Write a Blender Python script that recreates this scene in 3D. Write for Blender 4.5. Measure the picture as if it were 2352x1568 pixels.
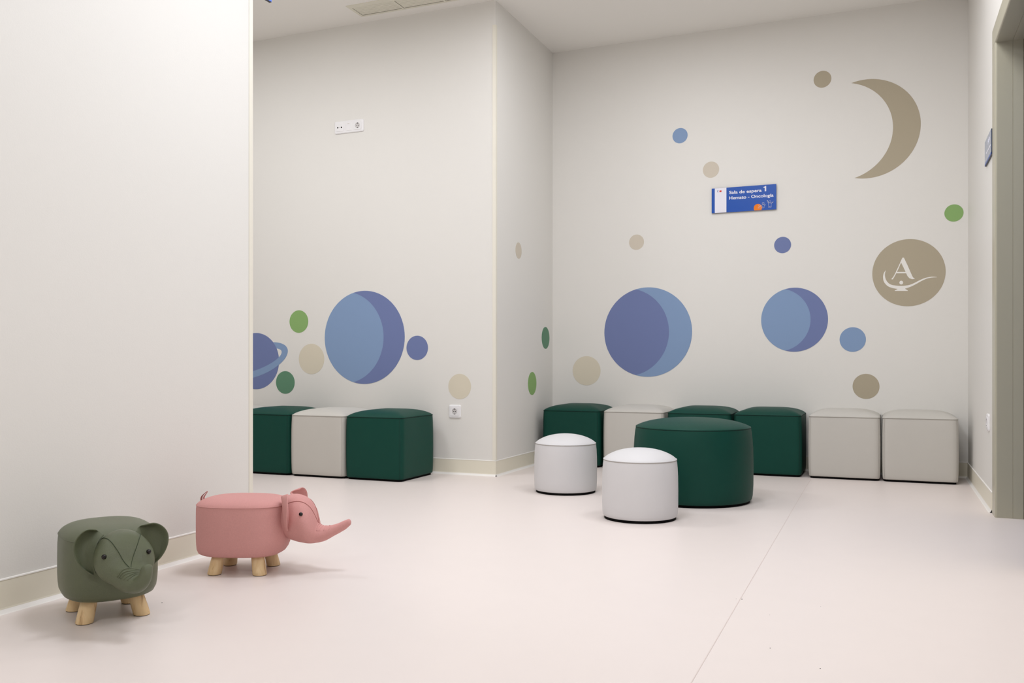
import bpy, bmesh, math, random
from math import sin, cos, pi, tan, atan, radians, sqrt
from mathutils import Vector, Matrix
random.seed(4)
for o in list(bpy.data.objects):
    bpy.data.objects.remove(o, do_unlink=True)
C = bpy.context.scene.collection
scene = bpy.context.scene

# ------------------------------------------------------------------ camera
FPX, YAW, HZ, CAMZ = 2052.46, 0.396, 829.73, 0.72
cy_, sy_ = cos(YAW), sin(YAW)
cam_d = bpy.data.cameras.new('camera')
cam = bpy.data.objects.new('camera', cam_d); C.objects.link(cam)
cam.location = (0, 0, CAMZ)
cam.rotation_euler = (pi/2, 0, YAW)
cam_d.sensor_width = 36
cam_d.lens = FPX / 2352 * 36
cam_d.shift_y = (HZ - 784) / 2352
cam_d.clip_start = 0.05
scene.camera = cam

# ------------------------------------------------------------------ room planes (metres)
YM, XC, YB, XR, XL, ZC, HB = 5.127, -2.255, 6.167, 0.469, -2.330, 2.9825, 0.0995
YEND = 2.887          # where the long left wall stops

# ------------------------------------------------------------------ world, lights, exposure
w = bpy.data.worlds.new('world'); scene.world = w; w.use_nodes = True
w.node_tree.nodes['Background'].inputs[0].default_value = (0.8, 0.85, 1, 1)
w.node_tree.nodes['Background'].inputs[1].default_value = 0.05

def area(loc, size, power, col=(1, 0.97, 0.93), sy=None, spread=None):
    l = bpy.data.lights.new('ceiling_lamp', 'AREA')
    l.energy = power; l.color = col; l.size = size
    if sy: l.shape = 'RECTANGLE'; l.size_y = sy
    if spread: l.spread = spread
    o = bpy.data.objects.new('ceiling_lamp', l); C.objects.link(o)
    o.location = loc
    return o
COOL = (0.945, 1.0, 1.10)
NEUT = (0.985, 1.0, 1.045)
for x_, y_, z_, p_, c_ in ((-1.2, 2.6, .6, 25.0, COOL), (-1.2, 0.9, .6, 5.3, COOL), (-0.1, 2.6, .6, 5.3, NEUT), (-0.2, 3.9, .6, 17.0, NEUT),
                           (-0.8, -1.2, .6, 32.5, NEUT), (-3.5, 3.6, .6, 22.5, NEUT), (-1.2, 4.85, .4, 10.5, NEUT),
                           (-1.9, 4.3, .5, 5.0, NEUT), (0.1, 4.8, .4, 2.0, NEUT), (-4.6, 4.1, .6, 4.0, NEUT)):
    area((x_, y_, ZC-0.03), z_, p_, c_)
scene.view_settings.view_transform = 'Standard'
scene.view_settings.look = 'None'
scene.view_settings.gamma = 1.0
scene.view_settings.use_curve_mapping = False
scene.view_settings.exposure = 0.0

# ------------------------------------------------------------------ pixel -> point helpers
def on_y(px, py, Y):
    t = tan(atan((px-1176)/FPX) - YAW); X = Y*t
    d = -sy_*X + cy_*Y
    return Vector((X, Y, CAMZ - (py-HZ)*d/FPX))
def on_x(px, py, X):
    t = tan(atan((px-1176)/FPX) - YAW); Y = X/t
    d = -sy_*X + cy_*Y
    return Vector((X, Y, CAMZ - (py-HZ)*d/FPX))

# ------------------------------------------------------------------ materials
def lin(c):
    return tuple((v/255/12.92 if v/255 <= 0.04045 else ((v/255+0.055)/1.055)**2.4) for v in c) + (1,)
def mat(name, rgb, rough=0.5, spec=0.5, bump=None, var=None, sheen=0, coat=0, metal=0):
    m = bpy.data.materials.new(name); m.use_nodes = True
    nt = m.node_tree; b = nt.nodes['Principled BSDF']
    col = lin(rgb)
    b.inputs['Base Color'].default_value = col
    b.inputs['Roughness'].default_value = rough
    b.inputs['Specular IOR Level'].default_value = spec
    b.inputs['Metallic'].default_value = metal
    if sheen:
        b.inputs['Sheen Weight'].default_value = sheen
    if coat:
        b.inputs['Coat Weight'].default_value = coat
    tc = nt.nodes.new('ShaderNodeTexCoord')
    if var:
        sc, amt = var
        n = nt.nodes.new('ShaderNodeTexNoise'); n.inputs['Scale'].default_value = sc; n.inputs['Detail'].default_value = 4
        nt.links.new(tc.outputs['Object'], n.inputs['Vector'])
        mx = nt.nodes.new('ShaderNodeMix'); mx.data_type = 'RGBA'
        mx.inputs['A'].default_value = tuple(v*(1-amt) for v in col[:3])+(1,)
        mx.inputs['B'].default_value = tuple(min(1, v*(1+amt)) for v in col[:3])+(1,)
        nt.links.new(n.outputs['Fac'], mx.inputs['Factor'])
        nt.links.new(mx.outputs['Result'], b.inputs['Base Color'])
    if bump:
        sc, st, kind = bump
        if kind == 'noise':
            n = nt.nodes.new('ShaderNodeTexNoise'); n.inputs['Scale'].default_value = sc; n.inputs['Detail'].default_value = 3
            out = n.outputs['Fac']
        else:
            n = nt.nodes.new('ShaderNodeTexVoronoi'); n.inputs['Scale'].default_value = sc
            out = n.outputs['Distance']
        nt.links.new(tc.outputs['Object'], n.inputs['Vector'])
        bp = nt.nodes.new('ShaderNodeBump'); bp.inputs['Strength'].default_value = st; bp.inputs['Distance'].default_value = 0.002
        nt.links.new(out, bp.inputs['Height']); nt.links.new(bp.outputs['Normal'], b.inputs['Normal'])
    return m
M = dict(
    wall=mat('wall_paint', (228, 225, 219), 0.55, 0.25, (220, 0.12, 'noise')),
    ceil=mat('ceiling_paint', (243, 240, 234), 0.8, 0.1, (160, 0.08, 'noise')),
    floor=mat('vinyl_floor', (230, 219, 213), 0.38, 0.35, (500, 0.05, 'noise'), (9, 0.012)),
    weld=mat('floor_weld', (219, 205, 198), 0.5, 0.3),
    base=mat('skirting_vinyl', (231, 225, 207), 0.4, 0.4, None, (6, 0.02)),
    bead=mat('sealant_bead', (240, 236, 230), 0.45, 0.4),
    guard=mat('corner_guard_plastic', (232, 227, 213), 0.4, 0.4),
    dgreen=mat('dark_green_leatherette', (12, 64, 53), 0.5, 0.18, (900, 0.15, 'voronoi'), (14, 0.03)),
    grey=mat('light_grey_leatherette', (197, 193, 185), 0.45, 0.35, (900, 0.12, 'voronoi'), (14, 0.01)),
    white=mat('white_leatherette', (214, 212, 212), 0.45, 0.35, (900, 0.12, 'voronoi'), (14, 0.01)),
    seamg=mat('green_seam', (8, 38, 31), 0.7, 0.3),
    seamw=mat('grey_seam', (170, 164, 156), 0.7, 0.3),
    black=mat('black_underlining', (7, 5, 5), 0.8, 0.1),
    plastic=mat('white_plastic', (236, 234, 234), 0.3, 0.5),
    well=mat('shaded_well_plastic', (205, 201, 199), 0.4, 0.4),  # white plastic greyed to paint in the depth shading of the socket recess
    hole=mat('black_hole', (20, 14, 12), 0.6, 0.2),
    frame=mat('taupe_door_frame', (178, 173, 153), 0.3, 0.45, (120, 0.05, 'noise')),
    leaf=mat('door_leaf_blue', (60, 82, 120), 0.4, 0.4),
    seal=mat('door_seal', (26, 12, 18), 0.6, 0.2),
    grille=mat('grille_cream', (226, 222, 206), 0.4, 0.4),
    gdark=mat('grille_backing', (74, 66, 50), 0.7, 0.1),
    blue=mat('sign_blue', (10, 76, 168), 0.3, 0.4),
    bluep=mat('hanging_sign_blue', (14, 104, 236), 0.3, 0.4),
    gblue=mat('door_sign_blue', (128, 144, 172), 0.15, 0.6),
    sedge=mat('sign_edge', (20, 26, 50), 0.4, 0.4),
    swhite=mat('sign_white', (232, 230, 238), 0.4, 0.3),
    ewhite=mat('emblem_white', (236, 233, 226), 0.5, 0.3),
    orange=mat('print_orange', (236, 126, 22), 0.5, 0.3),
    red=mat('print_red', (212, 66, 48), 0.5, 0.3),
    navy=mat('print_navy', (70, 90, 150), 0.5, 0.3),
    d_beige=mat('decal_beige', (216, 207, 187), 0.6, 0.2),
    d_taupe=mat('decal_taupe', (176, 165, 143), 0.6, 0.2),
    d_warm=mat('decal_warm_grey', (206, 196, 180), 0.6, 0.2),
    d_green=mat('decal_apple_green', (138, 174, 108), 0.6, 0.2),
    d_dgreen=mat('decal_forest_green', (98, 140, 112), 0.6, 0.2),
    d_lb=mat('decal_light_blue', (132, 156, 190), 0.6, 0.2),
    d_db=mat('decal_slate_blue', (113, 125, 168), 0.6, 0.2),
    e_green=mat('olive_green_fabric', (95, 101, 75), 0.31, 0.5, (1300, 0.5, 'voronoi'), (260, 0.10)),
    e_pink=mat('dusty_pink_fabric', (219, 158, 153), 0.6, 0.3, (1300, 0.5, 'voronoi'), (300, 0.09)),
    eg_seam=mat('olive_seam', (58, 68, 50), 0.7, 0.2),
    ep_seam=mat('pink_seam', (160, 92, 84), 0.7, 0.2),
    eye=mat('bead_eye', (14, 6, 5), 0.16, 0.4),
    shell=mat('outer_wall_paint', (226, 223, 217), 0.6, 0.2),
)
# wood with grain and knots
def wood():
    m = bpy.data.materials.new('pale_wood'); m.use_nodes = True; nt = m.node_tree; b = nt.nodes['Principled BSDF']
    tc = nt.nodes.new('ShaderNodeTexCoord'); mp = nt.nodes.new('ShaderNodeMapping')
    mp.inputs['Scale'].default_value = (30, 30, 6)
    oi = nt.nodes.new('ShaderNodeObjectInfo')
    ad = nt.nodes.new('ShaderNodeVectorMath'); ad.operation = 'ADD'
    nt.links.new(tc.outputs['Object'], ad.inputs[0])
    cmb = nt.nodes.new('ShaderNodeCombineXYZ'); nt.links.new(oi.outputs['Random'], cmb.inputs[0]); nt.links.new(oi.outputs['Random'], cmb.inputs[2])
    nt.links.new(cmb.outputs[0], ad.inputs[1]); nt.links.new(ad.outputs[0], mp.inputs['Vector'])
    n = nt.nodes.new('ShaderNodeTexNoise'); n.inputs['Scale'].default_value = 1.6; n.inputs['Detail'].default_value = 6; n.inputs['Distortion'].default_value = 0.8
    nt.links.new(mp.outputs[0], n.inputs['Vector'])
    r = nt.nodes.new('ShaderNodeValToRGB'); e = r.color_ramp.elements
    e[0].position = 0.28; e[0].color = lin((150, 104, 60)); e[1].position = 0.45; e[1].color = lin((222, 190, 142))
    e2 = e.new(0.7); e2.color = lin((234, 207, 163))
    nt.links.new(n.outputs['Fac'], r.inputs[0]); nt.links.new(r.outputs[0], b.inputs['Base Color'])
    b.inputs['Roughness'].default_value = 0.5
    return m
M['wood'] = wood()

# ------------------------------------------------------------------ mesh helpers
def obj(name, bm, m, parent=None, smooth=False, kind=None):
    me = bpy.data.meshes.new(name)
    bmesh.ops.recalc_face_normals(bm, faces=bm.faces)
    bm.to_mesh(me); bm.free()
    if smooth:
        for p in me.polygons: p.use_smooth = True
    for mm in (m if isinstance(m, list) else [m]): me.materials.append(mm)
    o = bpy.data.objects.new(name, me); C.objects.link(o)
    if parent: o.parent = parent
    if kind: o['kind'] = kind
    return o
def struct(name, bm, m, parent=None, smooth=False):
    return obj(name, bm, m, parent, smooth, None if parent else 'structure')
def thing(name, label, cat, loc=(0, 0, 0), rz=0, group=None):
    o = bpy.data.objects.new(name, None); C.objects.link(o)
    o.location = loc; o.rotation_euler = (0, 0, rz); o.empty_display_size = 0.05
    o['label'] = label; o['category'] = cat
    if group: o['group'] = group
    return o
def box(bm, x0, x1, y0, y1, z0, z1, bev=0, seg=2):
    vs = [bm.verts.new((x, y, z)) for x in (x0, x1) for y in (y0, y1) for z in (z0, z1)]
    f = [(0, 1, 3, 2), (4, 6, 7, 5), (0, 4, 5, 1), (2, 3, 7, 6), (0, 2, 6, 4), (1, 5, 7, 3)]
    fs = [bm.faces.new([vs[i] for i in q]) for q in f]
    if bev:
        es = list({e for q in fs for e in q.edges})
        bmesh.ops.bevel(bm, geom=es, offset=bev, segments=seg, affect='EDGES', profile=0.5)
    return bm
def bx(*a, **k): return box(bmesh.new(), *a, **k)
def rings(bm, rs, cap0=True, cap1=True):
    """loft closed rings (lists of points)"""
    V = [[bm.verts.new(p) for p in r] for r in rs]
    n = len(V[0])
    for a, b in zip(V, V[1:]):
        for i in range(n):
            bm.faces.new((a[i], a[(i+1) % n], b[(i+1) % n], b[i]))
    if cap0: bm.faces.new(V[0][::-1])
    if cap1: bm.faces.new(V[-1])
    return bm
def tube(bm, pts, r, n=6, closed=False):
    """thin tube along points"""
    P = [Vector(p) for p in pts]; N = len(P); R = []
    prev = None
    for i, p in enumerate(P):
        a = P[(i-1) % N] if (closed or i > 0) else p
        b = P[(i+1) % N] if (closed or i < N-1) else p
        t = (b-a).normalized()
        up = Vector((0, 0, 1)) if abs(t.z) < 0.9 else Vector((1, 0, 0))
        if prev is None: u = t.cross(up).normalized()
        else:
            u = (prev - t*prev.dot(t))
            u = u.normalized() if u.length > 1e-6 else t.cross(up).normalized()
        prev = u; v = t.cross(u)
        R.append([bm.verts.new(p + (u*cos(2*pi*k/n)+v*sin(2*pi*k/n))*r) for k in range(n)])
    m = N if closed else N-1
    for i in range(m):
        a, b = R[i], R[(i+1) % N]
        for k in range(n): bm.faces.new((a[k], a[(k+1) % n], b[(k+1) % n], b[k]))
    if not closed:
        bm.faces.new(R[0][::-1]); bm.faces.new(R[-1])
    return bm
def prism(bm, pts, off):
    """flat polygon extruded by vector off (pts: world points)"""
    a = [bm.verts.new(p) for p in pts]; b = [bm.verts.new(Vector(p)+off) for p in pts]
    bm.faces.new(a[::-1]); bm.faces.new(b)
    n = len(a)
    for i in range(n): bm.faces.new((a[i], a[(i+1) % n], b[(i+1) % n], b[i]))
    return bm

# ================================================================== SETTING
XA, YF, T = -5.6, -2.6, 0.14       # alcove end, wall behind the camera, wall thickness
struct('floor', bx(XA-T, XR+2.2, YF-T, YB+T, -0.1, 0), M['floor'])
fl = bpy.data.objects['floor']
wl = [(-0.421, 5.75, 0), (-0.421, 5.3, 0), (-0.412, 3.6, 0), (-0.402, 2.0, 0), (-0.392, 0.2, 0)]
bm = bmesh.new()
for a, b in zip(wl, wl[1:]):
    q = [bm.verts.new((a[0]-.0011, a[1], .0006)), bm.verts.new((a[0]+.0011, a[1], .0006)), bm.verts.new((b[0]+.0011, b[1], .0006)), bm.verts.new((b[0]-.0011, b[1], .0006))]
    bm.faces.new(q)
struct('weld_seam', bm, M['weld'], fl)
# little dark specks lying on the vinyl
bm = bmesh.new()
def on_floor(px, py):
    d = CAMZ*FPX/(py-HZ); r = (px-1176)/FPX*d
    return Vector((cy_*r-sy_*d, sy_*r+cy_*d, 0))
for px, py, s in ((1704, 1376, .0022), (1769, 1488, .0016), (1884, 1535, .0016), (1691, 1375, .0009), (372, 1384, .0018), (1885, 1393, .001), (1768, 1412, .0008)):
    p = on_floor(px, py); s *= .7
    box(bm, p.x-s, p.x+s, p.y-s, p.y+s, 0, s*.7)
struct('dust_specks', bm, M['black'], fl); bpy.data.objects['dust_specks']['kind'] = 'stuff'

struct('ceiling', bx(XA-T, XR+2.2, YF-T, YB+T, ZC, ZC+0.1), M['ceil'])
struct('wall_left', bx(XL-T, XL, YF, YEND, 0, ZC), M['wall'])
struct('wall_alcove_front', bx(XA, XL-T, YEND-T, YEND, 0, ZC), M['shell'])
struct('wall_alcove_left', bx(XA-T, XA, YEND-T, YM, 0, ZC), M['shell'])
struct('wall_alcove_back', bx(XA-T, XC, YM, YM+T, 0, ZC), M['wall'])
struct('wall_return', bx(XC-T, XC, YM+T, YB+T, 0, ZC), M['wall'])
struct('wall_back', bx(XC, XR+T, YB, YB+T, 0, ZC), M['wall'])
struct('wall_front', bx(XL-T, XR+T, YF-T, YF, 0, ZC), M['shell'])
# right wall with door opening  Y 3.52..4.60, height 2.17
DY0, DY1, DH = 3.50, 4.695, 2.220
bm = bx(XR, XR+T, YF, DY0, 0, ZC); box(bm, XR, XR+T, DY1, YB, 0, ZC); box(bm, XR, XR+T, DY0, DY1, DH, ZC)
struct('wall_right', bm, M['wall'])

def skirting(name, p0, p1, nrm, z1=HB):
    """vinyl skirting along the wall from p0 to p1 (2D), nrm = outward normal"""
    p0 = Vector((*p0, 0)); p1 = Vector((*p1, 0)); n = Vector((*nrm, 0))
    def strip(prof):
        bm = bmesh.new()
        rings(bm, [[p + n*a + Vector((0, 0, b)) for a, b in prof] for p in (p0, p1)])
        return bm
    o = struct(name, strip([(0, 0), (.012, 0), (.006, .008), (.004, .016), (.004, z1-.004), (0, z1-.004)]), M['base'])
    struct('top_bead', strip([(0, z1-.0045), (.0052, z1-.0045), (.0045, z1-.001), (0, z1)]), M['bead'], o)
    struct('bottom_bead', strip([(.002, .0), (.017, .0), (.012, .0022), (.0078, .0075), (.0045, .0125), (.002, .0125)]), M['bead'], o)
    return o
skirting('baseboard_left', (XL, YF), (XL, YEND), (1, 0))
skirting('baseboard_alcove_back', (XA, YM), (XC+.004, YM), (0, -1))
skirting('baseboard_return', (XC, YM-.004), (XC, YB), (1, 0))
skirting('baseboard_back', (XC, YB), (XR, YB), (0, -1))
skirting('baseboard_right', (XR, YB), (XR, 4.80), (-1, 0))

# corner guards
def guard(name, px, py, sx, sy, z0, z1, wx=.02, wy=.02, t=.0022):
    """L profile hugging an outside corner at (px,py); sx,sy = directions into the walls"""
    prof = [(-sx*t, -sy*t), (sx*wx, -sy*t), (sx*wx, 0), (0, 0), (0, sy*wy), (-sx*t, sy*wy)]
    bm = bmesh.new()
    rings(bm, [[Vector((px+a, py+b, z)) for a, b in prof] for z in (z0, z1)])
    return struct(name, bm, M['guard'])
guard('trim_1', XC, YM, -1, 1, HB+.002, 2.83)
guard('trim_2', XL, YEND, -1, -1, HB+.002, 2.83)

# ------------------------------------------------------------------ door in the right wall
FX = XR-.004                                     # front of the casing
YJ = 4.66                                        # visible face of the far jamb
HJ = 2.190                                       # underside of the head
door = struct('door_1', bx(XR+.135, XR+.175, DY0+.04, YJ+.02, 0.008, HJ-.01), M['leaf'])
bm = bmesh.new()                                 # handle on leaf
tube(bm, [(XR+.13, DY0+.13, 1.02), (XR+.085, DY0+.13, 1.02), (XR+.085, DY0+.25, 1.02)], .009, 10)
struct('handle', bm, M['grille'], door, True)
def jamb(sgn, yj, yo):
    # rounded casing + reveal, cross-section in XY, vertical
    r = .009; prof = []
    prof += [(XR, yo), (FX, yo)]
    for k in range(5):
        a = pi/2*k/4
        prof.append((FX + r - r*cos(a), yj + sgn*(r - r*sin(a))))
    prof += [(XR+.068, yj), (XR+.0684, yj+sgn*.0014), (XR+.0692, yj+sgn*.0014), (XR+.070, yj-sgn*.0008), (XR+.112, yj-sgn*.0008), (XR+.112, yj+sgn*.03), (XR+T, yj+sgn*.03), (XR+T, DY1 if sgn > 0 else DY0)]
    prof += [(XR, DY1 if sgn > 0 else DY0)] if False else []
    bm = bmesh.new()
    rings(bm, [[Vector((a, b, z)) for a, b in prof] for z in (0, HJ+.002)])
    return bm
DY1w = YJ+.04
bm = jamb(1, YJ, YJ+.115); struct('frame_jamb', bm, M['frame'], door)
bm = jamb(-1, DY0+.04, DY0-.075); struct('frame_jamb', bm, M['frame'], door)
prof = [(XR, HJ+.087), (FX, HJ+.087), (FX, HJ+.006), (FX+.0018, HJ+.0018), (FX+.006, HJ), (XR+.068, HJ), (XR+.0684, HJ+.0014), (XR+.0692, HJ+.0014), (XR+.070, HJ-.0008), (XR+.112, HJ-.0008), (XR+.112, HJ+.02), (XR+T, HJ+.02), (XR+T, HJ+.025), (XR, HJ+.025)]
bm = bmesh.new(); rings(bm, [[Vector((a, y, z)) for a, z in prof] for y in (DY0-.075, YJ+.115)])
struct('frame_head', bm, M['frame'], door)
bm = bx(XR+.112, XR+.136, YJ-.004, YJ+.03, 0, HJ); box(bm, XR+.112, XR+.136, DY0+.04, YJ, HJ-.004, HJ+.02)
struct('rubber_seal', bm, M['seal'], door)
# a dim room closes the far side of the opening
struct('wall_outside', bx(XR+2.0, XR+2.1, YF, YB, 0, ZC), M['shell'])

# ------------------------------------------------------------------ ceiling grille
g = thing('air_vent', 'cream linear slot air vent set in the ceiling above the left cube seats', 'vent', (0, 0, ZC))
gx0, gx1, gy0, gy1 = -3.172, -2.24, 4.842, 5.030
bm = bmesh.new(); zt = -.004
box(bm, gx0, gx1, gy0, 4.884, zt, 0); box(bm, gx0, gx1, 5.011, gy1, zt, 0)
box(bm, gx0, gx0+.02, 4.884, 5.011, zt, 0); box(bm, gx1-.02, gx1, 4.884, 5.011, zt, 0)
obj('frame', bm, M['grille'], g)
obj('backing', bx(gx0+.02, gx1-.02, 4.884, 5.011, .0-.0005, 0), M['gdark'], g)
for x in (-2.85, -2.55):
    obj('divider', bx(x-.0065, x+.0065, 4.884, 5.011, zt-.001, 0), M['grille'], g)
for (a, b) in ((gx0+.02, -2.8565), (-2.8435, -2.5565), (-2.5435, gx1-.02)):
    for k in range(6):
        y = 4.888+k*.0200
        bm = bmesh.new()
        prism(bm, [(a+.004, y, -.0005), (a+.004, y+.006, -.0005), (a+.004, y+.0145, zt+.0003), (a+.004, y+.004, zt+.0003)], Vector((b-a-.004, 0, 0)))
        obj('slat', bm, M['grille'], g)

# ================================================================== OTTOMANS
def sq_ring(h, n, expo, z, pull=0.0):
    """superellipse ring with half-size h; pull = inward pull at mid-sides"""
    out = []
    for k in range(n):
        a = 2*pi*(k+.5)/n
        ca, sa = cos(a), sin(a)
        f = (abs(ca)**expo+abs(sa)**expo)**(-1/expo)
        m_ = cos(2*a)**2 if expo > 3 else 1      # 1 at mid-sides, 0 at corners
        f *= (1 - pull*m_/h)
        out.append(Vector((ca*f*h, sa*f*h, z)))
    return out
def ottoman(name, label, cat, loc, half, hedge, crown, expo, fabric, seam, group=None, rz=0, hy=None, domex=3.0, seams=True):
    t = thing(name, label, cat, loc, rz, group)
    n = 96 if expo > 3 else 72
    hb = .013
    sq = expo > 3
    sy = (hy/half) if hy else 1
    def S(r): return [Vector((p.x, p.y*sy, p.z)) for p in r]
    obj('base', rings(bmesh.new(), [S(sq_ring(half*.945, n, expo, 0)), S(sq_ring(half*.945, n, expo, hb+.004))]), M['black'], t)
    R = []
    R.append(S(sq_ring(half*.93, n, expo, hb)))
    if sq:
        prof = [(0.0, .975), (.012, .985), (.06, .993), (.2, 1.0), (.45, 1.004), (.7, 1.002), (.86, .996), (.95, .990), (1.0, .984)]
    else:
        prof = [(0.0, .965), (.012, .978), (.06, .990), (.2, 1.0), (.45, 1.002), (.7, .997), (.85, .985), (.94, .972), (.985, .962), (1.0, .957)]
    rtop = prof[-1][1]
    for u, f in prof:
        R.append(S(sq_ring(half*f, n, expo, hb+(hedge-hb)*u, pull=(.004 if sq else 0)*u**2)))
    obj('body', rings(bmesh.new(), R, True, False), fabric, t, True)
    R = []; e = half*rtop
    for k in range(22):
        q = 1 - (k/22)**1.6
        z = hedge + crown*(1-q**domex)**.78
        x = expo if not sq else expo*(q)+2.6*(1-q)
        R.append(S(sq_ring(e*q, n, x, z, pull=(.004 if sq else 0)*q**3)))
    obj('top_panel', rings(bmesh.new(), R, False, True), fabric, t, True)
    edge = S(sq_ring(e+.0002, n, expo, hedge-.0005, pull=(.004 if sq else 0)))
    obj('piping', tube(bmesh.new(), edge, .0022, 6, True), fabric, t, True)
    low = S(sq_ring(e+.0012, n, expo, hedge-.0042, pull=(.004 if sq else 0)))
    obj('top_seam', tube(bmesh.new(), low, .0012, 5, True), seam, t, True)
    if sq and seams:
        for cx, cyy in ((1, -1), (-1, -1), (1, 1), (-1, 1)):
            pts = []
            for u, f in prof:
                # just beside the corner on the front/back faces
                h = half*f
                pts.append((cx*(h-.012), cyy*(h*sy-.0002*0)-cyy*.0012, hb+(hedge-hb)*u))
            obj('corner_seam', tube(bmesh.new(), pts, .0007, 5), seam, t, True)
    return t
# back row, left to right
hw = .2075
g_row = 'cube seats in a row against the wall with the moon'
row = [(-2.196, 'dgreen', 'dark green cube seat tucked into the corner, leftmost of the row under the moon wall'),
       (-1.759, 'grey', 'light grey cube seat between two dark green ones, behind the small round pouf'),
       (-1.323, 'dgreen', 'dark green cube seat mostly hidden directly behind the big round green pouf'),
       (-.893, 'dgreen', 'dark green cube seat right of the big round pouf, beside the light grey pair'),
       (-.440, 'grey', 'light grey cube seat touching a dark green one on its left side'),
       (-.017, 'grey', 'light grey cube seat at the right end, next to the door wall')]
for x, c, lab in row:
    ottoman('cube_seat', lab, 'ottoman', (x+hw-.003, 5.80+hw, 0), hw, .382, .042, 20, M[c], M['seamg' if c == 'dgreen' else 'seamw'], g_row)
hw = .199
row = [(-3.865-.405, 'grey', None), (-3.865, 'dgreen', 'dark green cube seat cut off by the edge of the long left wall'),
       (-3.458, 'grey', 'light grey cube seat between two dark green cubes under the big light blue planet'),
       (-3.053, 'dgreen', 'dark green cube seat showing its right side, at the free end near the wall socket')]
for x, c, lab in row:
    if lab is None:
        lab = 'light grey cube seat almost wholly hidden behind the left wall, only its top edge showing'
    ottoman('cube_seat', lab, 'ottoman', (x+hw-.002, 4.65+.212, 0), hw, .383, .042, 20, M[c], M['seamg' if c == 'dgreen' else 'seamw'],
            'cube seats against the wall with the ringed planet', hy=.212)
# round poufs
ottoman('round_pouf', 'small white round pouf standing in front of the corner, farther of the two small ones', 'ottoman', (-1.637, 4.686, 0), .1735, .270, .05, 2, M['white'], M['seamw'], domex=2.2)
ottoman('round_pouf', 'small white round pouf nearest the camera, in front of the big green pouf', 'ottoman', (-1.045, 4.029, 0), .1735, .272, .05, 2, M['white'], M['seamw'], domex=2.2)
ottoman('round_pouf', 'large dark green round pouf in the middle of the room', 'ottoman', (-.929, 4.668, 0), .306, .382, .045, 2, M['dgreen'], M['seamg'], domex=2.6)

# ================================================================== ELEPHANT STOOLS
def catmull(P, m):
    out = []
    n = len(P)
    for i in range(n-1):
        p0 = P[max(i-1, 0)]; p1 = P[i]; p2 = P[i+1]; p3 = P[min(i+2, n-1)]
        for k in range(m):
            t = k/m
            out.append([.5*((2*b)+(-a+c)*t+(2*a-5*b+4*c-d)*t*t+(-a+3*b-3*c+d)*t**3) for a, b, c, d in zip(p0, p1, p2, p3)])
    out.append(list(P[-1]))
    return out
# stations of the head and trunk: centre, radius in the up direction, side radius, up direction
S1 = .001506
def pp(px, py): return ((px-561)*S1, CAMZ-(py-HZ)*S1)
def st(top, bot, ry):
    (tx, tz), (bx_, bz) = pp(*top), pp(*bot)
    v = Vector((tx-bx_, 0, tz-bz)); n = v.normalized()
    return [(tx+bx_)/2, 0, (tz+bz)/2, v.length/2, ry, n.x, n.y, n.z]
def trunk(rows):
    """rows: x,y,z,rn,ry -> add the up direction from the path itself"""
    out = []
    for i, r in enumerate(rows):
        a = Vector(rows[max(i-1, 0)][:3]); b = Vector(rows[min(i+1, len(rows)-1)][:3])
        t = (b-a).normalized(); side = Vector((0, 1, 0)); side = (side-t*side.dot(t)).normalized()
        n = t.cross(side).normalized()
        out.append(list(r)+[n.x, n.y, n.z])
    return out
PINK_PATH = [st(*q) for q in [((648, 1144), (652, 1222), .052), ((659, 1137), (661, 1231), .061), ((673, 1133), (673, 1237), .069), ((690, 1134), (688, 1241), .075),
       ((707, 1142), (701, 1243.5), .0785), ((721, 1160), (710, 1244.5), .076), ((729.5, 1184), (719, 1245), .062), ((735, 1200), (730, 1243.5), .041),
       ((746, 1204.5), (748, 1239.5), .029), ((762, 1203.5), (766, 1230), .022), ((778, 1199), (783, 1220), .0175), ((791, 1193), (797, 1212), .0150), ((800, 1189.5), (805.5, 1204), .0125)]]
GREEN_PATH = [st(*q) for q in [((648, 1144), (652, 1214), .050), ((659, 1137), (662, 1220), .059), ((673, 1132), (674, 1223), .067), ((690, 1132), (690, 1225), .0735),
       ((707, 1139), (705, 1225), .076), ((721, 1156), (716, 1225), .070), ((730, 1178), (725, 1225), .053)]] + trunk(
    [[.266, .002, .146, .034, .038], [.283, .007, .141, .0285, .031], [.299, .013, .141, .0240, .0255], [.311, .020, .147, .0205, .0215],
     [.318, .026, .158, .0180, .0185], [.320, .030, .170, .0162, .0165], [.319, .032, .181, .0148, .015]])
def loft_frames(path, m=5):
    P = catmull(path, m); F = []
    N = len(P)
    for i, p in enumerate(P):
        c = Vector(p[:3]); a = Vector(P[max(i-1, 0)][:3]); b = Vector(P[min(i+1, N-1)][:3])
        n = Vector(p[5:8]).normalized(); side = Vector((0, 1, 0)); side = (side-n*side.dot(n)).normalized()
        F.append([c, (b-a).normalized(), p[3], p[4], side, n])
    return F
def surf(F, s, phi, off=0):
    """point on the loft: s in 0..1 along, phi = angle from the top towards +side"""
    x = s*(len(F)-1); i = min(int(x), len(F)-2); k = x-i
    def pt(f):
        c, t, rn, ry, side, nrm = f
        return c + nrm*cos(phi)*(rn+off) + side*sin(phi)*(ry+off)
    return pt(F[i]).lerp(pt(F[i+1]), k)
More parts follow.
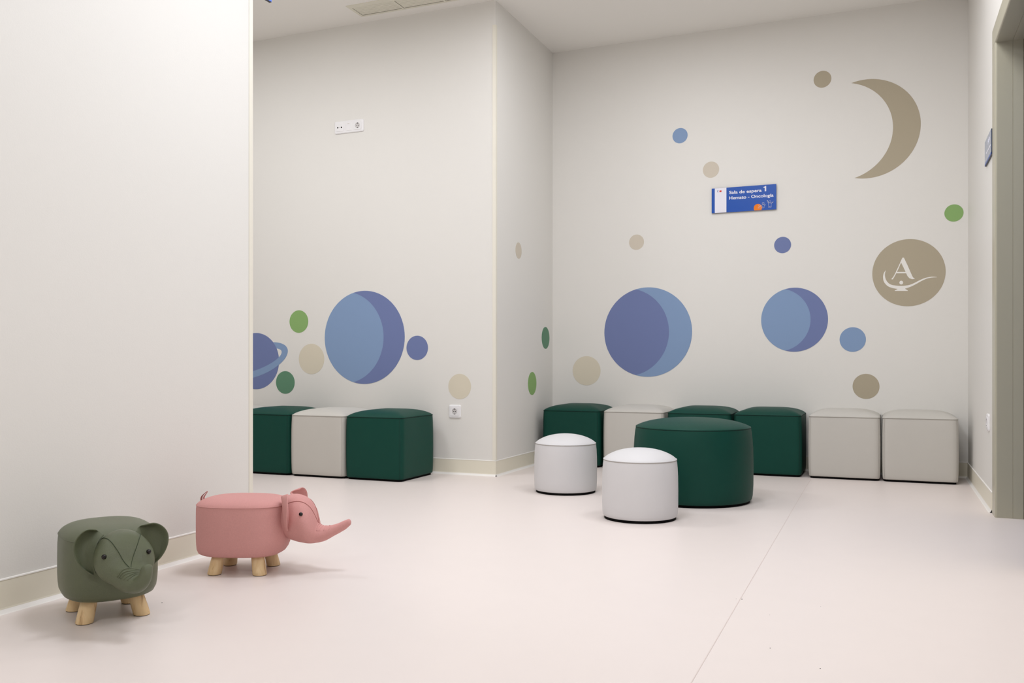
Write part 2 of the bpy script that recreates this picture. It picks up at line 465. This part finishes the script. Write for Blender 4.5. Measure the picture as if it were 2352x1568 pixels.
def elephant(name, label, loc, rz, fab, seam, path, earbend, W=.119, crown=.026, tail_dz=0, eye=(4.05, 64)):
    t = thing(name, label, 'stool', loc, rz)
    # --- body
    L, z0, z1 = .157, .063, .232
    n = 96
    def bring(fx, fy, z, shrink_front=0, e=2.7, cx=0):
        out = []
        for k in range(n):
            a = 2*pi*k/n; ca, sa = cos(a), sin(a)
            f = (abs(ca)**e+abs(sa)**e)**(-1/e)
            x = ca*f*L*fx; y = sa*f*W*fy
            if x > 0: x *= (1-shrink_front)
            out.append(Vector((x+cx, y, z)))
        return out
    R = [bring(.80, .75, z0+.003, .10), bring(.90, .86, z0, .10), bring(.955, .93, z0+.005, .09), bring(.985, .975, z0+.018, .06), bring(.995, .99, z0+.035, .025), bring(1, 1, z0+.06, .0),
         bring(1, 1.0, z0+.10), bring(1, .995, z0+.14), bring(.997, .985, z1-.012), bring(.99, .975, z1-.002)]
    obj('body', rings(bmesh.new(), R, True, False), fab, t, True)
    R = []
    for k in range(16):
        q = 1-(k/16)**1.5
        R.append([Vector((p.x, p.y, z1+crown*(1-q**4.2)**.72)) for p in bring(.993*q, .979*q, 0)])
    obj('seat_pad', rings(bmesh.new(), R, False, True), fab, t, True)
    obj('seat_seam', tube(bmesh.new(), bring(.993, .979, z1-.001), .0013, 5, True), fab, t, True)
    # --- head and trunk
    F = loft_frames(path)
    R = []
    NS = 40
    for f in F:
        c, tt, rn, ry, side, nrm = f
        R.append([c + nrm*cos(2*pi*k/NS)*rn + side*sin(2*pi*k/NS)*ry for k in range(NS)])
    c, tt, rn, ry, side, nrm = F[-1]
    for k in range(1, 6):
        a = pi/2*k/6
        R.append([c + tt*sin(a)*rn*.85 + nrm*cos(2*pi*j/NS)*rn*cos(a) + side*sin(2*pi*j/NS)*ry*cos(a) for j in range(NS)])
    head = obj('head', rings(bmesh.new(), R), fab, t, True)
    tex = bpy.data.textures.new('crease', 'CLOUDS'); tex.noise_scale = .022
    dm = head.modifiers.new('crease', 'DISPLACE'); dm.texture = tex; dm.strength = .0022; dm.mid_level = .5
    sb = head.modifiers.new('sub', 'SUBSURF'); sb.levels = 1; sb.render_levels = 1
    nseg = len(path)-1
    for sg in (1, -1):
        pts = []
        for k in range(26):
            u = k/25
            s = (1.5 + u*5.6)/nseg
            phi = sg*radians(50)*(1-u)**.9
            pts.append(surf(F, s, phi, .0003))
        obj('face_seam', tube(bmesh.new(), pts, .0008, 5), seam, head, True)
    # --- wrinkles where the trunk begins
    for j, s in enumerate((7.0, 7.35, 7.75, 8.3, 8.9)):
        pts = [surf(F, (s+.12*sin(a*.07+j))/nseg, radians(a), -.0016+.0008*cos(radians(a))) for a in range(-64, 65, 8)]
        obj('trunk_crease', tube(bmesh.new(), pts, .0021, 8), fab, head, True)
    # --- eyes
    for sg in (1, -1):
        p = surf(F, eye[0]/nseg, sg*radians(eye[1]), .0005)
        bm = bmesh.new(); bmesh.ops.create_icosphere(bm, subdivisions=3, radius=.0066)
        bmesh.ops.translate(bm, verts=bm.verts, vec=p)
        obj('eye', bm, M['eye'], t, True)
    # --- ears
    for sg in (1, -1):
        A = [(.162, .040, .252), (.168, .052, .243), (.173, .061, .226), (.176, .067, .204), (.176, .068, .184), (.174, .066, .166), (.170, .062, .152)]
        O = [(.168, .062, .270), (.174, .086, .274), (.180, .107, .263), (.182, .120, .240), (.180, .118, .208), (.175, .101, .176), (.170, .070, .150)]
        A2 = catmull([list(a) for a in A], 4); O2 = catmull([list(a) for a in O], 4)
        bm = bmesh.new(); G = []
        NV = 10
        for iu, (a, o_) in enumerate(zip(A2, O2)):
            rowv = []; cup = 1-(iu/(len(A2)-1))**1.6*.85
            for k in range(NV+1):
                v = k/NV
                x = a[0]*(1-v)+o_[0]*v - cup*earbend*sin(pi*min(1, v*1.05))*.022 + (.006*earbend if v > .85 else 0)*(v-.85)/.15
                y = a[1]*(1-v)+o_[1]*v; z = a[2]*(1-v)+o_[2]*v
                rowv.append(bm.verts.new((x, sg*y, z)))
            G.append(rowv)
        for r0, r1 in zip(G, G[1:]):
            for k in range(NV): bm.faces.new((r0[k], r0[k+1], r1[k+1], r1[k]))
        rim = [Vector(g_[NV-1].co) for g_ in G]
        ear = obj('ear', bm, fab, t, True)
        so = ear.modifiers.new('thick', 'SOLIDIFY'); so.thickness = .0042; so.offset = 0
        sb = ear.modifiers.new('sub', 'SUBSURF'); sb.levels = 1; sb.render_levels = 2
        obj('ear_stitching', tube(bmesh.new(), [p+Vector((.0022, 0, 0)) for p in rim[1:-1]], .0008, 5), seam, ear, True)
    # --- tail loop
    bm = bmesh.new()
    pts = [(x_, y_, .232+(z_-.226)*.72+tail_dz) for x_, y_, z_ in [(-.150, .0, .226), (-.1545, 0, .242), (-.150, 0, .258), (-.140, 0, .270), (-.132, 0, .279), (-.130, 0, .2805), (-.134, 0, .270), (-.141, 0, .258), (-.145, 0, .248), (-.143, 0, .240)]]
    w_ = [.009, .0095, .009, .007, .003, .003, .006, .008, .009, .009]
    va = [(bm.verts.new((x, y-ww, z)), bm.verts.new((x, y+ww, z))) for (x, y, z), ww in zip(pts, w_)]
    for a, b in zip(va, va[1:]): bm.faces.new((a[0], a[1], b[1], b[0]))
    tail = obj('tail', bm, fab, t, True)
    so = tail.modifiers.new('thick', 'SOLIDIFY'); so.thickness = .002; so.offset = 0
    sb = tail.modifiers.new('sub', 'SUBSURF'); sb.levels = 2; sb.render_levels = 2
    # --- legs
    for ix, iy in ((1, 1), (1, -1), (-1, 1), (-1, -1)):
        bxp, byp = ix*.078, iy*(.071+(W-.119)*.6)
        txp, typ = ix*.066, iy*.058
        R = []; rnd = random.random()*6
        for k, (u, r) in enumerate(((0, .0225), (.03, .0235), (.3, .0232), (.7, .0222), (1, .0212))):
            z = .0015 + .068*u
            R.append([Vector((bxp+(txp-bxp)*u + r*(1+.04*sin(3*a+rnd))*cos(a), byp+(typ-byp)*u + r*(1+.04*sin(2*a+rnd))*sin(a), z)) for a in [2*pi*j/28 for j in range(28)]])
        leg = obj('leg', rings(bmesh.new(), R), M['wood'], t, True)
        for p in leg.data.polygons:
            if abs(p.normal.z) > .8: p.use_smooth = False
        R = [[Vector((bxp+.0215*cos(a), byp+.0215*sin(a), z)) for a in [2*pi*j/24 for j in range(24)]] for z in (0, .0016)]
        obj('foot_pad', rings(bmesh.new(), R), M['black'], leg)
    return t
elephant('elephant_stool', 'olive green elephant stool facing the camera with its trunk curled up', (-2.060, 1.919, 0), radians(-32), M['e_green'], M['eg_seam'], GREEN_PATH, 1.0, W=.126, crown=.031, tail_dz=-.055, eye=(5.0, 52))
elephant('elephant_stool', 'dusty pink elephant stool seen from the side with its trunk stretched out', (-2.045, 2.494, 0), radians(19.5), M['e_pink'], M['ep_seam'], PINK_PATH, .9)

# ================================================================== WALL DECALS
TH = .0010
def disc_pts(c, r, ax, n=72):
    return [c + ax*cos(2*pi*k/n)*r + Vector((0, 0, 1))*sin(2*pi*k/n)*r for k in range(n)]
def wall_pt(wall, px, py):
    return {'m': lambda: on_y(px, py, YM), 'b': lambda: on_y(px, py, YB), 'c': lambda: on_x(px, py, XC)}[wall]()
def wall_ax(wall):
    return (Vector((1, 0, 0)), Vector((0, -1, 0))) if wall in 'mb' else (Vector((0, 1, 0)), Vector((1, 0, 0)))
def radius(wall, px, py, h):
    return (wall_pt(wall, px, py-h/2)-wall_pt(wall, px, py+h/2)).length/2
def decal(wall, px, py, h, m, label, name='round_wall_decal', group=None):
    c = wall_pt(wall, px, py); ax, n = wall_ax(wall)
    r = radius(wall, px, py, h)
    t = bmesh.new(); prism(t, [p-c for p in disc_pts(c, r, ax)], n*TH)
    o = obj(name, t, M[m]); o.location = c
    o['label'] = label; o['category'] = 'wall decal'
    if group: o['group'] = group
    return o
decal('m', 686.5, 738.2, 51.7, 'd_green', 'apple green dot on the left wall section, above and left of the big planet')
decal('m', 715.5, 824, 69.7, 'd_beige', 'beige dot directly left of the big light blue planet, above the cube seats')
decal('m', 655.4, 878, 52, 'd_dgreen', 'dark green dot just below the ringed planet')
decal('m', 958.3, 798.6, 55.9, 'd_db', 'slate blue dot immediately right of the big planet on the left wall section')
decal('m', 1055.8, 887.2, 57.8, 'd_beige', 'beige dot above the single wall socket')
decal('c', 1191, 575.2, 37, 'd_warm', 'small beige dot on the narrow return wall, highest of its three')
decal('c', 1253, 775.7, 50.3, 'd_dgreen', 'dark green dot on the narrow return wall close to the corner')
decal('c', 1222.3, 880.3, 52.8, 'd_green', 'apple green dot on the narrow return wall, lowest of its three')
decal('b', 1347.2, 851.1, 67, 'd_beige', 'beige dot low on the back wall, left of the dark bodied planet')
decal('b', 1562, 311.5, 35, 'd_lb', 'small light blue dot high on the back wall, upper left of the blue sign')
decal('b', 1633, 389.5, 37, 'd_warm', 'small warm grey dot just above the left end of the blue sign')
decal('b', 1462, 556, 35, 'd_warm', 'small beige dot above the dark bodied planet on the back wall')
decal('b', 1797.5, 562.5, 37.5, 'd_db', 'small slate blue dot above the smaller planet, below the sign')
decal('b', 1958.5, 779.5, 56.5, 'd_lb', 'light blue dot right of the smaller planet on the back wall')
decal('b', 1989, 887, 57.5, 'd_taupe', 'taupe dot just above the gap between the light grey cube seats')
decal('b', 2191, 489, 39.5, 'd_green', 'apple green dot near the right corner, above the lamp emblem')
decal('b', 1889, 182, 38.5, 'd_taupe', 'small taupe dot beside the upper tip of the crescent moon')
def planet(wall, px, py, h, body, cres, label):
    c = wall_pt(wall, px, py); ax, n = wall_ax(wall); r = radius(wall, px, py, h); Z = Vector((0, 0, 1))
    t = thing('planet_decal', label, 'wall decal', c)
    o = obj('planet_disc', prism(bmesh.new(), [p-c for p in disc_pts(c, r, ax, 96)], n*TH), M[body], t)
    a0 = math.acos(-.265); P = []
    for k in range(41):
        a = a0 - 2*a0*k/40; P.append(ax*cos(a)*r + Z*sin(a)*r)
    b0 = math.atan2(sin(a0), -.265+.505)
    rr = sqrt(sin(a0)**2+(.24)**2)
    for k in range(1, 40):
        a = -b0 + 2*b0*k/40; P.append(ax*(-.505+cos(a)*rr)*r + Z*sin(a)*rr*r)
    obj('crescent', prism(bmesh.new(), P, n*(TH*1.5)), M[cres], t)
planet('m', 836, 774.5, 213.7, 'd_lb', 'd_db', 'big light blue planet with a slate crescent, above the left cube seats')
planet('b', 1487, 762.4, 205.3, 'd_db', 'd_lb', 'big slate blue planet with a light crescent, on the back wall')
planet('b', 1824, 734, 147, 'd_lb', 'd_db', 'smaller light blue planet with a slate crescent, right part of the back wall')
# ringed planet
c = wall_pt('m', 588, 829); ax, n = wall_ax('m'); r = radius('m', 588, 829, 129); Z = Vector((0, 0, 1))
rp = thing('ringed_planet_decal', 'slate blue planet with a light blue ring, half hidden by the left wall edge', 'wall decal', c)
obj('planet_disc', prism(bmesh.new(), [p-c for p in disc_pts(c, r, ax, 96)], n*TH), M['d_db'], rp)
K = r/64.5; th = radians(17)
ex = ax*cos(th)+Z*sin(th); ez = -ax*sin(th)+Z*cos(th)
def ringquad(bm, k0, k1, th_, N=96):
    for k in range(k0, k1):
        q = []
        for (a, b), kk in (((92, 35), k), ((92, 35), k+1), ((75, 20), k+1), ((75, 20), k)):
            t_ = 2*pi*kk/N; q.append(ex*cos(t_)*a*K + ez*sin(t_)*b*K)
        prism(bm, q, n*th_)
bm = bmesh.new(); ringquad(bm, 0, 48, TH*.7); ringquad(bm, 48, 96, TH*1.6)   # the far half passes under the disc
obj('planet_ring', bm, M['d_lb'], rp)
# crescent moon, fitted circles on the wall plane
def circ3(a, b, c_):
    (x1, y1), (x2, y2), (x3, y3) = a, b, c_
    d = 2*(x1*(y2-y3)+x2*(y3-y1)+x3*(y1-y2))
    ux = ((x1**2+y1**2)*(y2-y3)+(x2**2+y2**2)*(y3-y1)+(x3**2+y3**2)*(y1-y2))/d
    uy = ((x1**2+y1**2)*(x3-x2)+(x2**2+y2**2)*(x1-x3)+(x3**2+y3**2)*(x2-x1))/d
    return ux, uy, sqrt((x1-ux)**2+(y1-uy)**2)
def B(cx, cy, sx=1840, sy=140, k=5.2275):
    p = on_y(sx+cx/k, sy+cy/k, YB); return p.x, p.z
tip1, tip2 = B(603, 266), B(643, 1404)
out = circ3(tip1, B(1437, 760), tip2); inn = circ3(tip1, B(1104, 800), tip2)
def arc(cc, p, q, n=48):
    a = math.atan2(p[1]-cc[1], p[0]-cc[0]); b = math.atan2(q[1]-cc[1], q[0]-cc[0])
    return [(cc[0]+cc[2]*cos(a+(b-a)*k/n), cc[1]+cc[2]*sin(a+(b-a)*k/n)) for k in range(n+1)]
ao = arc(out, tip1, tip2); ai = arc(inn, tip1, tip2)
cc = Vector(((tip1[0]+tip2[0])/2, YB, (tip1[1]+tip2[1])/2))
bm = bmesh.new()
prism(bm, [Vector((x, YB, z))-cc for x, z in ao+ai[-2:0:-1]], Vector((0, -TH, 0)))
o = obj('crescent_moon_decal', bm, M['d_taupe']); o.location = cc
o['label'] = 'large taupe crescent moon high on the back wall'; o['category'] = 'wall decal'

# emblem disc
def Lp(cx, cy): return on_y(1960+cx/7.127, 520+cy/7.127, YB)
c = wall_pt('b', 2086.5, 626); r = radius('b', 2086.5, 626, 154)
em = thing('emblem_decal', 'large taupe disc with a white letter A over a lamp outline', 'wall decal', c)
obj('emblem_disc', prism(bmesh.new(), [p-c for p in disc_pts(c, r, Vector((1, 0, 0)), 96)], Vector((0, -TH, 0))), M['d_taupe'], em)
Y2 = Vector((0, -TH*1.5, 0))
def poly(bm, pts, k=1.0): prism(bm, [Lp(*p)-c for p in pts], Y2*k)
bm = bmesh.new()
poly(bm, [(803, 510), (828, 510), (880, 620), (925, 720), (955, 790), (975, 830), (1010, 858), (960, 862), (915, 845), (885, 810), (860, 755), (835, 700), (782, 590)])
poly(bm, [(802.5, 510), (781.5, 590), (733, 705), (690, 790), (660, 845), (645, 866), (622, 864), (632, 845), (650, 830), (690, 755), (735, 660)])
poly(bm, [(714, 742), (856, 742), (866, 766), (701, 766)], .93)
obj('letter', bm, M['ewhite'], em)
up_ = [(535, 712), (520, 760), (518, 810), (532, 865), (565, 915), (615, 950), (690, 966), (780, 972), (860, 966), (930, 952), (1010, 918), (1100, 872), (1190, 838), (1280, 822), (1368, 826)]
lo_ = [(535, 712), (500, 760), (487, 820), (495, 890), (525, 940), (570, 980), (630, 1004), (700, 1018), (780, 1022), (850, 1015), (940, 985), (1030, 940), (1110, 895), (1200, 855), (1285, 836), (1368, 830)]
bm = bmesh.new()
A_ = catmull([list(p) for p in up_], 5); B_ = catmull([list(p) for p in lo_], 5)
def resample(P, n):
    return [P[min(len(P)-1, round(i*(len(P)-1)/(n-1)))] for i in range(n)]
A_ = resample(A_, 60); B_ = resample(B_, 60)
for k in range(59):
    q = [A_[k], A_[k+1], B_[k+1], B_[k]]
    if k == 0: q = [A_[0], A_[1], B_[1]]
    poly(bm, q)
poly(bm, [(715, 1005), (845, 1005), (850, 1020), (892, 1048), (892, 1054), (676, 1054), (676, 1048), (722, 1024)], .93)
obj('lamp_outline', bm, M['ewhite'], em)
obj('lamp_knob', prism(bmesh.new(), [Lp(784+31*cos(2*pi*k/28), 918+31*sin(2*pi*k/28))-c for k in range(28)], Y2), M['ewhite'], em)

# ================================================================== SIGNS
def text_mesh(s, bold=.0):
    cu = bpy.data.curves.new('lettering', 'FONT'); cu.body = s; cu.size = 1; cu.offset = bold; cu.resolution_u = 4
    o = bpy.data.objects.new('tmp', cu); C.objects.link(o)
    bpy.context.view_layer.update()
    me = bpy.data.meshes.new_from_object(o.evaluated_get(bpy.context.evaluated_depsgraph_get()))
    bpy.data.objects.remove(o); bpy.data.curves.remove(cu)
    return me
def place_text(name, s, origin, width, height_ref, bold, m, parent, thick=.0004):
    """text on a plane facing -Y: origin = left end of the baseline (local), width in m, height_ref = cap height in m"""
    me = text_mesh(s, bold)
    xs = [v.co.x for v in me.vertices]; x0, x1 = min(xs), max(xs)
    cap = .70 + bold*2
    sx = width/(x1-x0); sz = height_ref/cap
    for v in me.vertices:
        v.co = Vector((origin[0]+(v.co.x-x0)*sx, origin[1]-thick, origin[2]+v.co.y*sz))
    me.name = name; me.materials.clear(); me.materials.append(m)
    o = bpy.data.objects.new(name, me); C.objects.link(o); o.parent = parent
    return o
ST = .012
def Sg(cx, cy): return on_y(1580+cx/9.408, 400+cy/9.408, YB-ST)
p00 = Vector((-1.097, YB, 1.729)); SW, SH = .4285, .1710
sg = thing('wall_sign', 'blue waiting room sign with white lettering and an orange spot', 'sign', p00)
obj('sign_plate', bx(.003, SW-.003, -ST, 0, .003, SH-.003), M['sedge'], sg)
obj('sign_face', bx(0.0015, SW-.0015, -ST-.0008, -ST+.001, 0.0015, SH-.0015), M['blue'], sg)
def rel(p): return p-p00
yf = -ST-.0008
def bar(name, x0, x1, z0, z1, m, k=1): return obj(name, bx(x0, x1, yf-.0004*k, yf, z0, z1), m, sg)
xa = rel(Sg(582, 600)).x; xb = rel(Sg(833, 600)).x
bar('white_band', xa, xb, .002, SH-.002, M['swhite'])
xa2 = rel(Sg(683, 368)).x; xb2 = rel(Sg(727, 368)).x
zt_ = rel(Sg(705, 350)).z; zb_ = rel(Sg(705, 388)).z
bar('red_badge', xa2, xb2, zb_, zt_, M['red'], 2)
q = rel(Sg(652, 370)); rr = (zt_-zb_)*.46
pts = [Vector((q.x+rr*cos(a)*.9, yf-.0008, q.z+rr*sin(a))) for a in [radians(60+240*k/14) for k in range(15)]]
obj('crescent_mark', tube(bmesh.new(), pts, rr*.22, 5), M['navy'], sg)
def put(s, x0, yb, x1, cap_px, bold):
    a = rel(Sg(x0, yb)); b = rel(Sg(x1, yb))
    capm = cap_px/9.408/FPX*6.03
    place_text('lettering', s, (a.x, yf, a.z), b.x-a.x, capm, bold, M['swhite'], sg)
put('Sala de espera', 892, 428, 1594, 70, .023)
def glyph(pts, name='lettering'):
    obj(name, prism(bmesh.new(), [rel(Sg(*p))+Vector((0, -.0013, 0)) for p in pts], Vector((0, .0006, 0))), M['swhite'], sg)
glyph([(1692, 254), (1692, 366), (1662, 369), (1662, 291), (1634, 293), (1634, 275), (1655, 270), (1670, 256)])
put('Hemato - Oncología', 892, 548, 1852, 70, .023)
# orange half sun, cut by the sign's lower edge
oc = rel(Sg(1512, 730)); orr = abs(rel(Sg(1602, 730)).x-oc.x)
P = []
for k in range(61):
    a = 2*pi*k/60; x = oc.x+orr*cos(a); z = oc.z+orr*sin(a)*1.02
    P.append((x, max(z, .0025)))
P2 = []
for p in P[:-1]:
    if not P2 or (abs(p[0]-P2[-1][0])+abs(p[1]-P2[-1][1])) > 1e-5: P2.append(p)
obj('orange_spot', prism(bmesh.new(), [Vector((x, yf, z)) for x, z in P2], Vector((0, -.0004, 0))), M['orange'], sg)
def figure(px, py, h, pose):
    """outline child pictogram: head ring plus body outline; px,py = foot centre (crop px), h = height in crop px"""
    f = rel(Sg(px, py)); s = (rel(Sg(px, py-h)).z-f.z)
    bm = bmesh.new(); w_ = .00075
    def P_(l): return [Vector((f.x+x*s, yf-.0010, f.z+z*s)) for x, z in l]
    if pose == 'wave':
        tube(bm, P_([(.13*cos(a), .80+.13*sin(a)) for a in [2*pi*k/12 for k in range(12)]]), w_, 4, True)
        tube(bm, P_([(-.38, 1.02), (-.2, .62), (-.17, .3), (-.2, .05), (-.05, .0), (-.02, .2), (.02, .2), (.08, 0), (.2, .04), (.17, .3), (.2, .62), (.45, .78), (.42, .70), (.14, .52)]), w_, 4)
        tube(bm, P_([(-.38, 1.02), (-.28, 1.0), (-.12, .62), (.14, .62)]), w_, 4)
    elif pose == 'stand':
        tube(bm, P_([(.17*cos(a), .80+.17*sin(a)) for a in [2*pi*k/12 for k in range(12)]]), w_, 4, True)
        tube(bm, P_([(-.15, .55), (-.30, .38), (-.2, .34), (-.14, .25), (-.16, 0), (0, 0), (0, .15), (.02, 0), (.16, .02), (.14, .3), (.36, .55), (.42, .46), (.2, .6), (-.15, .55)]), w_, 4)
    else:
        tube(bm, P_([(-.05+.24*cos(a), .72+.24*sin(a)) for a in [2*pi*k/12 for k in range(12)]]), w_, 4, True)
        tube(bm, P_([(-.5, .15), (-.2, .42), (.15, .42), (.45, .62), (.3, .3), (.5, .05), (.1, .02), (-.1, .2), (-.4, .02), (-.5, .15)]), w_, 4)
    return bm
for nm, a in (('pictogram_baby', (1555, 740, 80, 'sit')), ('pictogram_child', (1628, 728, 125, 'stand')), ('pictogram_child', (1772, 722, 160, 'wave'))):
    obj(nm, figure(*a), M['swhite'], sg)

# sign by the door (right wall), plane X = XR facing -X
t = thing('wall_sign', 'pale blue door sign on the right wall, partly behind the door frame', 'sign', (XR, 4.85, 1.70))
obj('sign_plate', bx(-.007, 0, -.0745, .222, .0, .122), M['sedge'], t)
obj('sign_face', bx(-.0085, -.007, -.0745, .2205, .010, .121), M['gblue'], t)
obj('lower_band', bx(-.0087, -.007, -.0745, .2205, .0015, .0115), M['blue'], t)
bm = bmesh.new()
for y, z, h in ((.06, .085, .018), (.045, .092, .012), (.03, .088, .02), (.012, .094, .014), (-.005, .09, .018)):
    box(bm, -.0092, -.0085, y-.0025, y+.0025, z-h/2, z+h/2)
obj('pictogram', bm, M['swhite'], t)
obj('text_line', bx(-.0091, -.0085, -.05, .15, .046, .053), M['swhite'], t)

# hanging sign at the ceiling beyond the left wall's end
hx = -2.66
d_far = 4.09
t = thing('hanging_sign', 'bright blue sign hung from the ceiling, only a corner visible at the top edge', 'sign', (-2.60, 3.10, 2.36))
obj('sign_plate', bx(-.006, .006, -.28, .25, 0.003, .20), M['sedge'], t)
obj('sign_face', bx(.006, .0075, -.279, .249, .005, .199), M['bluep'], t)
for y in (-.2, .17):
    obj('hanger_rod', tube(bmesh.new(), [(0, y, .2), (0, y, ZC-2.36)], .002, 6), M['plastic'], t)

# ================================================================== SOCKETS
def rrect(w_, h, r, n=5):
    P = []
    for cx, cz, a0 in ((w_/2-r, h/2-r, 0), (-w_/2+r, h/2-r, pi/2), (-w_/2+r, -h/2+r, pi), (w_/2-r, -h/2+r, 3*pi/2)):
        for k in range(n+1):
            a = a0+pi/2*k/n; P.append((cx+r*cos(a), cz+r*sin(a)))
    return P
def plate(bm, cx, w_, h, r, y0, y1, bev, cz=0):
    """rounded rectangular plate facing -Y with chamfer"""
    rs = []
    for yy, ins in ((y0, 0), (y1+bev, 0), (y1+bev*.3, bev*.7), (y1, bev*1.6)):
        rs.append([Vector((cx+x, yy, cz+z)) for x, z in rrect(w_-2*ins, h-2*ins, max(r-ins, .001))])
    rings(bm, rs)
    return bm
def schuko(par, cx, cz=0, yb=-.0105):
    # raised ring, recessed well, pins and earth clips
    bm = bmesh.new(); n = 40
    prof = [(.0215, yb), (.0215, yb-.0012), (.0200, yb-.0016), (.0190, yb-.0008), (.0182, yb+.0085), (.001, yb+.0088)]
    rs = [[Vector((cx+r_*cos(2*pi*k/n), y, cz+r_*sin(2*pi*k/n))) for k in range(n)] for r_, y in prof]
    rings(bm, rs)
    obj('socket_well', bm, M['plastic'], par, True)
    for sx in (-1, 1):
        bm = bmesh.new()
        rings(bm, [[Vector((cx+sx*.0075+.0026*cos(a), y, cz+.0026*sin(a))) for a in [2*pi*k/14 for k in range(14)]] for y in (yb+.0087, yb+.0080)])
        obj('pin_hole', bm, M['hole'], par)
    for sz in (-1, 1):
        obj('earth_clip', bx(cx-.0042, cx+.0042, yb-.0002, yb+.0086, cz+sz*.0165-.0022, cz+sz*.0165+.0022), M['hole'], par)
def well_body(bm, cx, w_, h, yb, cz=0, hole=.0183, y0=-.006):
    """square insert with a round hole"""
    n = 40; outer = []; 
    for k in range(n):
        a = 2*pi*k/n; ca, sa = cos(a), sin(a); f = (abs(ca)**10+abs(sa)**10)**(-.1)
        outer.append((ca*f*w_/2, sa*f*h/2))
    inner = [(hole*cos(2*pi*k/n), hole*sin(2*pi*k/n)) for k in range(n)]
    rs = [[Vector((cx+x, y, cz+z)) for x, z in P] for P, y in ((outer, y0), (outer, yb+.001), ([(x*.98, z*.98) for x, z in outer], yb), (inner, yb), (inner, yb+.009))]
    rings(bm, rs, False, False)
    return bm
def frame_plate(bm, holes, w_, h, r, yb):
    """plate with rectangular openings approximated by bars"""
    plate(bm, 0, w_, h, r, 0, yb, .004)
    return bm
s1 = thing('wall_socket', 'single white wall socket low beside the dark green cube seat', 'socket', on_y(1045.5, 944.5, YM))
obj('cover_frame', plate(bmesh.new(), 0, .084, .084, .011, 0, -.0085, .004), M['plastic'], s1)
def schuko_full(par, cx):
    obj('insert', well_body(bmesh.new(), cx, .056, .056, -.0110, y0=-.007), M['plastic'], par)
    bm = bmesh.new(); n = 36
    # dished interior
    rs = [[Vector((cx+r_*cos(2*pi*k/n), y, r_*sin(2*pi*k/n))) for k in range(n)] for r_, y in ((.0185, -.0113), (.0178, -.0090), (.0165, -.0087), (.001, -.0087))]
    rings(bm, rs, False, True)
    obj('socket_well', bm, M['well'], par)
    for sx in (-1, 1):
        bm = bmesh.new()
        rings(bm, [[Vector((cx+sx*.0062+.0028*cos(a), y, .0028*sin(a))) for a in [2*pi*k/14 for k in range(14)]] for y in (-.0087, -.0091)])
        obj('pin_hole', bm, M['hole'], par)
    for sz in (-1, 1):
        obj('earth_clip', bx(cx-.004, cx+.004, -.0114, -.0087, sz*.0160-.0020, sz*.0160+.0020), M['hole'], par)
schuko_full(s1, 0)
s2 = thing('wall_socket', 'triple white outlet plate high on the wall under the air vent', 'socket', on_y(802.5, 291, YM))
obj('cover_frame', plate(bmesh.new(), 0, .228, .084, .011, 0, -.0085, .004), M['plastic'], s2)
schuko_full(s2, .070)
obj('aerial_insert', plate(bmesh.new(), -.070, .056, .056, .006, -.007, -.0110, .0012), M['plastic'], s2)
for x, r_ in ((-.0845, .0052), (-.0705, .0017), (-.0560, .0052)):
    obj('jack', rings(bmesh.new(), [[Vector((x+r_*cos(a), y, -.001+r_*sin(a))) for a in [2*pi*k/20 for k in range(20)]] for y in (-.0110, -.0114)]), M['hole'], s2)
obj('blank_insert', plate(bmesh.new(), 0, .050, .056, .005, -.007, -.0100, .0010), M['plastic'], s2)
obj('label_window', plate(bmesh.new(), 0, .030, .034, .003, -.0095, -.0106, .0006, cz=-.008), M['plastic'], s2)
obj('marking', bx(-.009, .006, -.0103, -.0100, .0165, .0185), M['d_taupe'], s2)
s3 = thing('wall_socket', 'single white wall socket on the right wall beside the door frame', 'socket', (XR, 4.965, .42), -pi/2)
obj('cover_frame', plate(bmesh.new(), 0, .084, .084, .011, 0, -.0085, .004), M['plastic'], s3)
schuko_full(s3, 0)
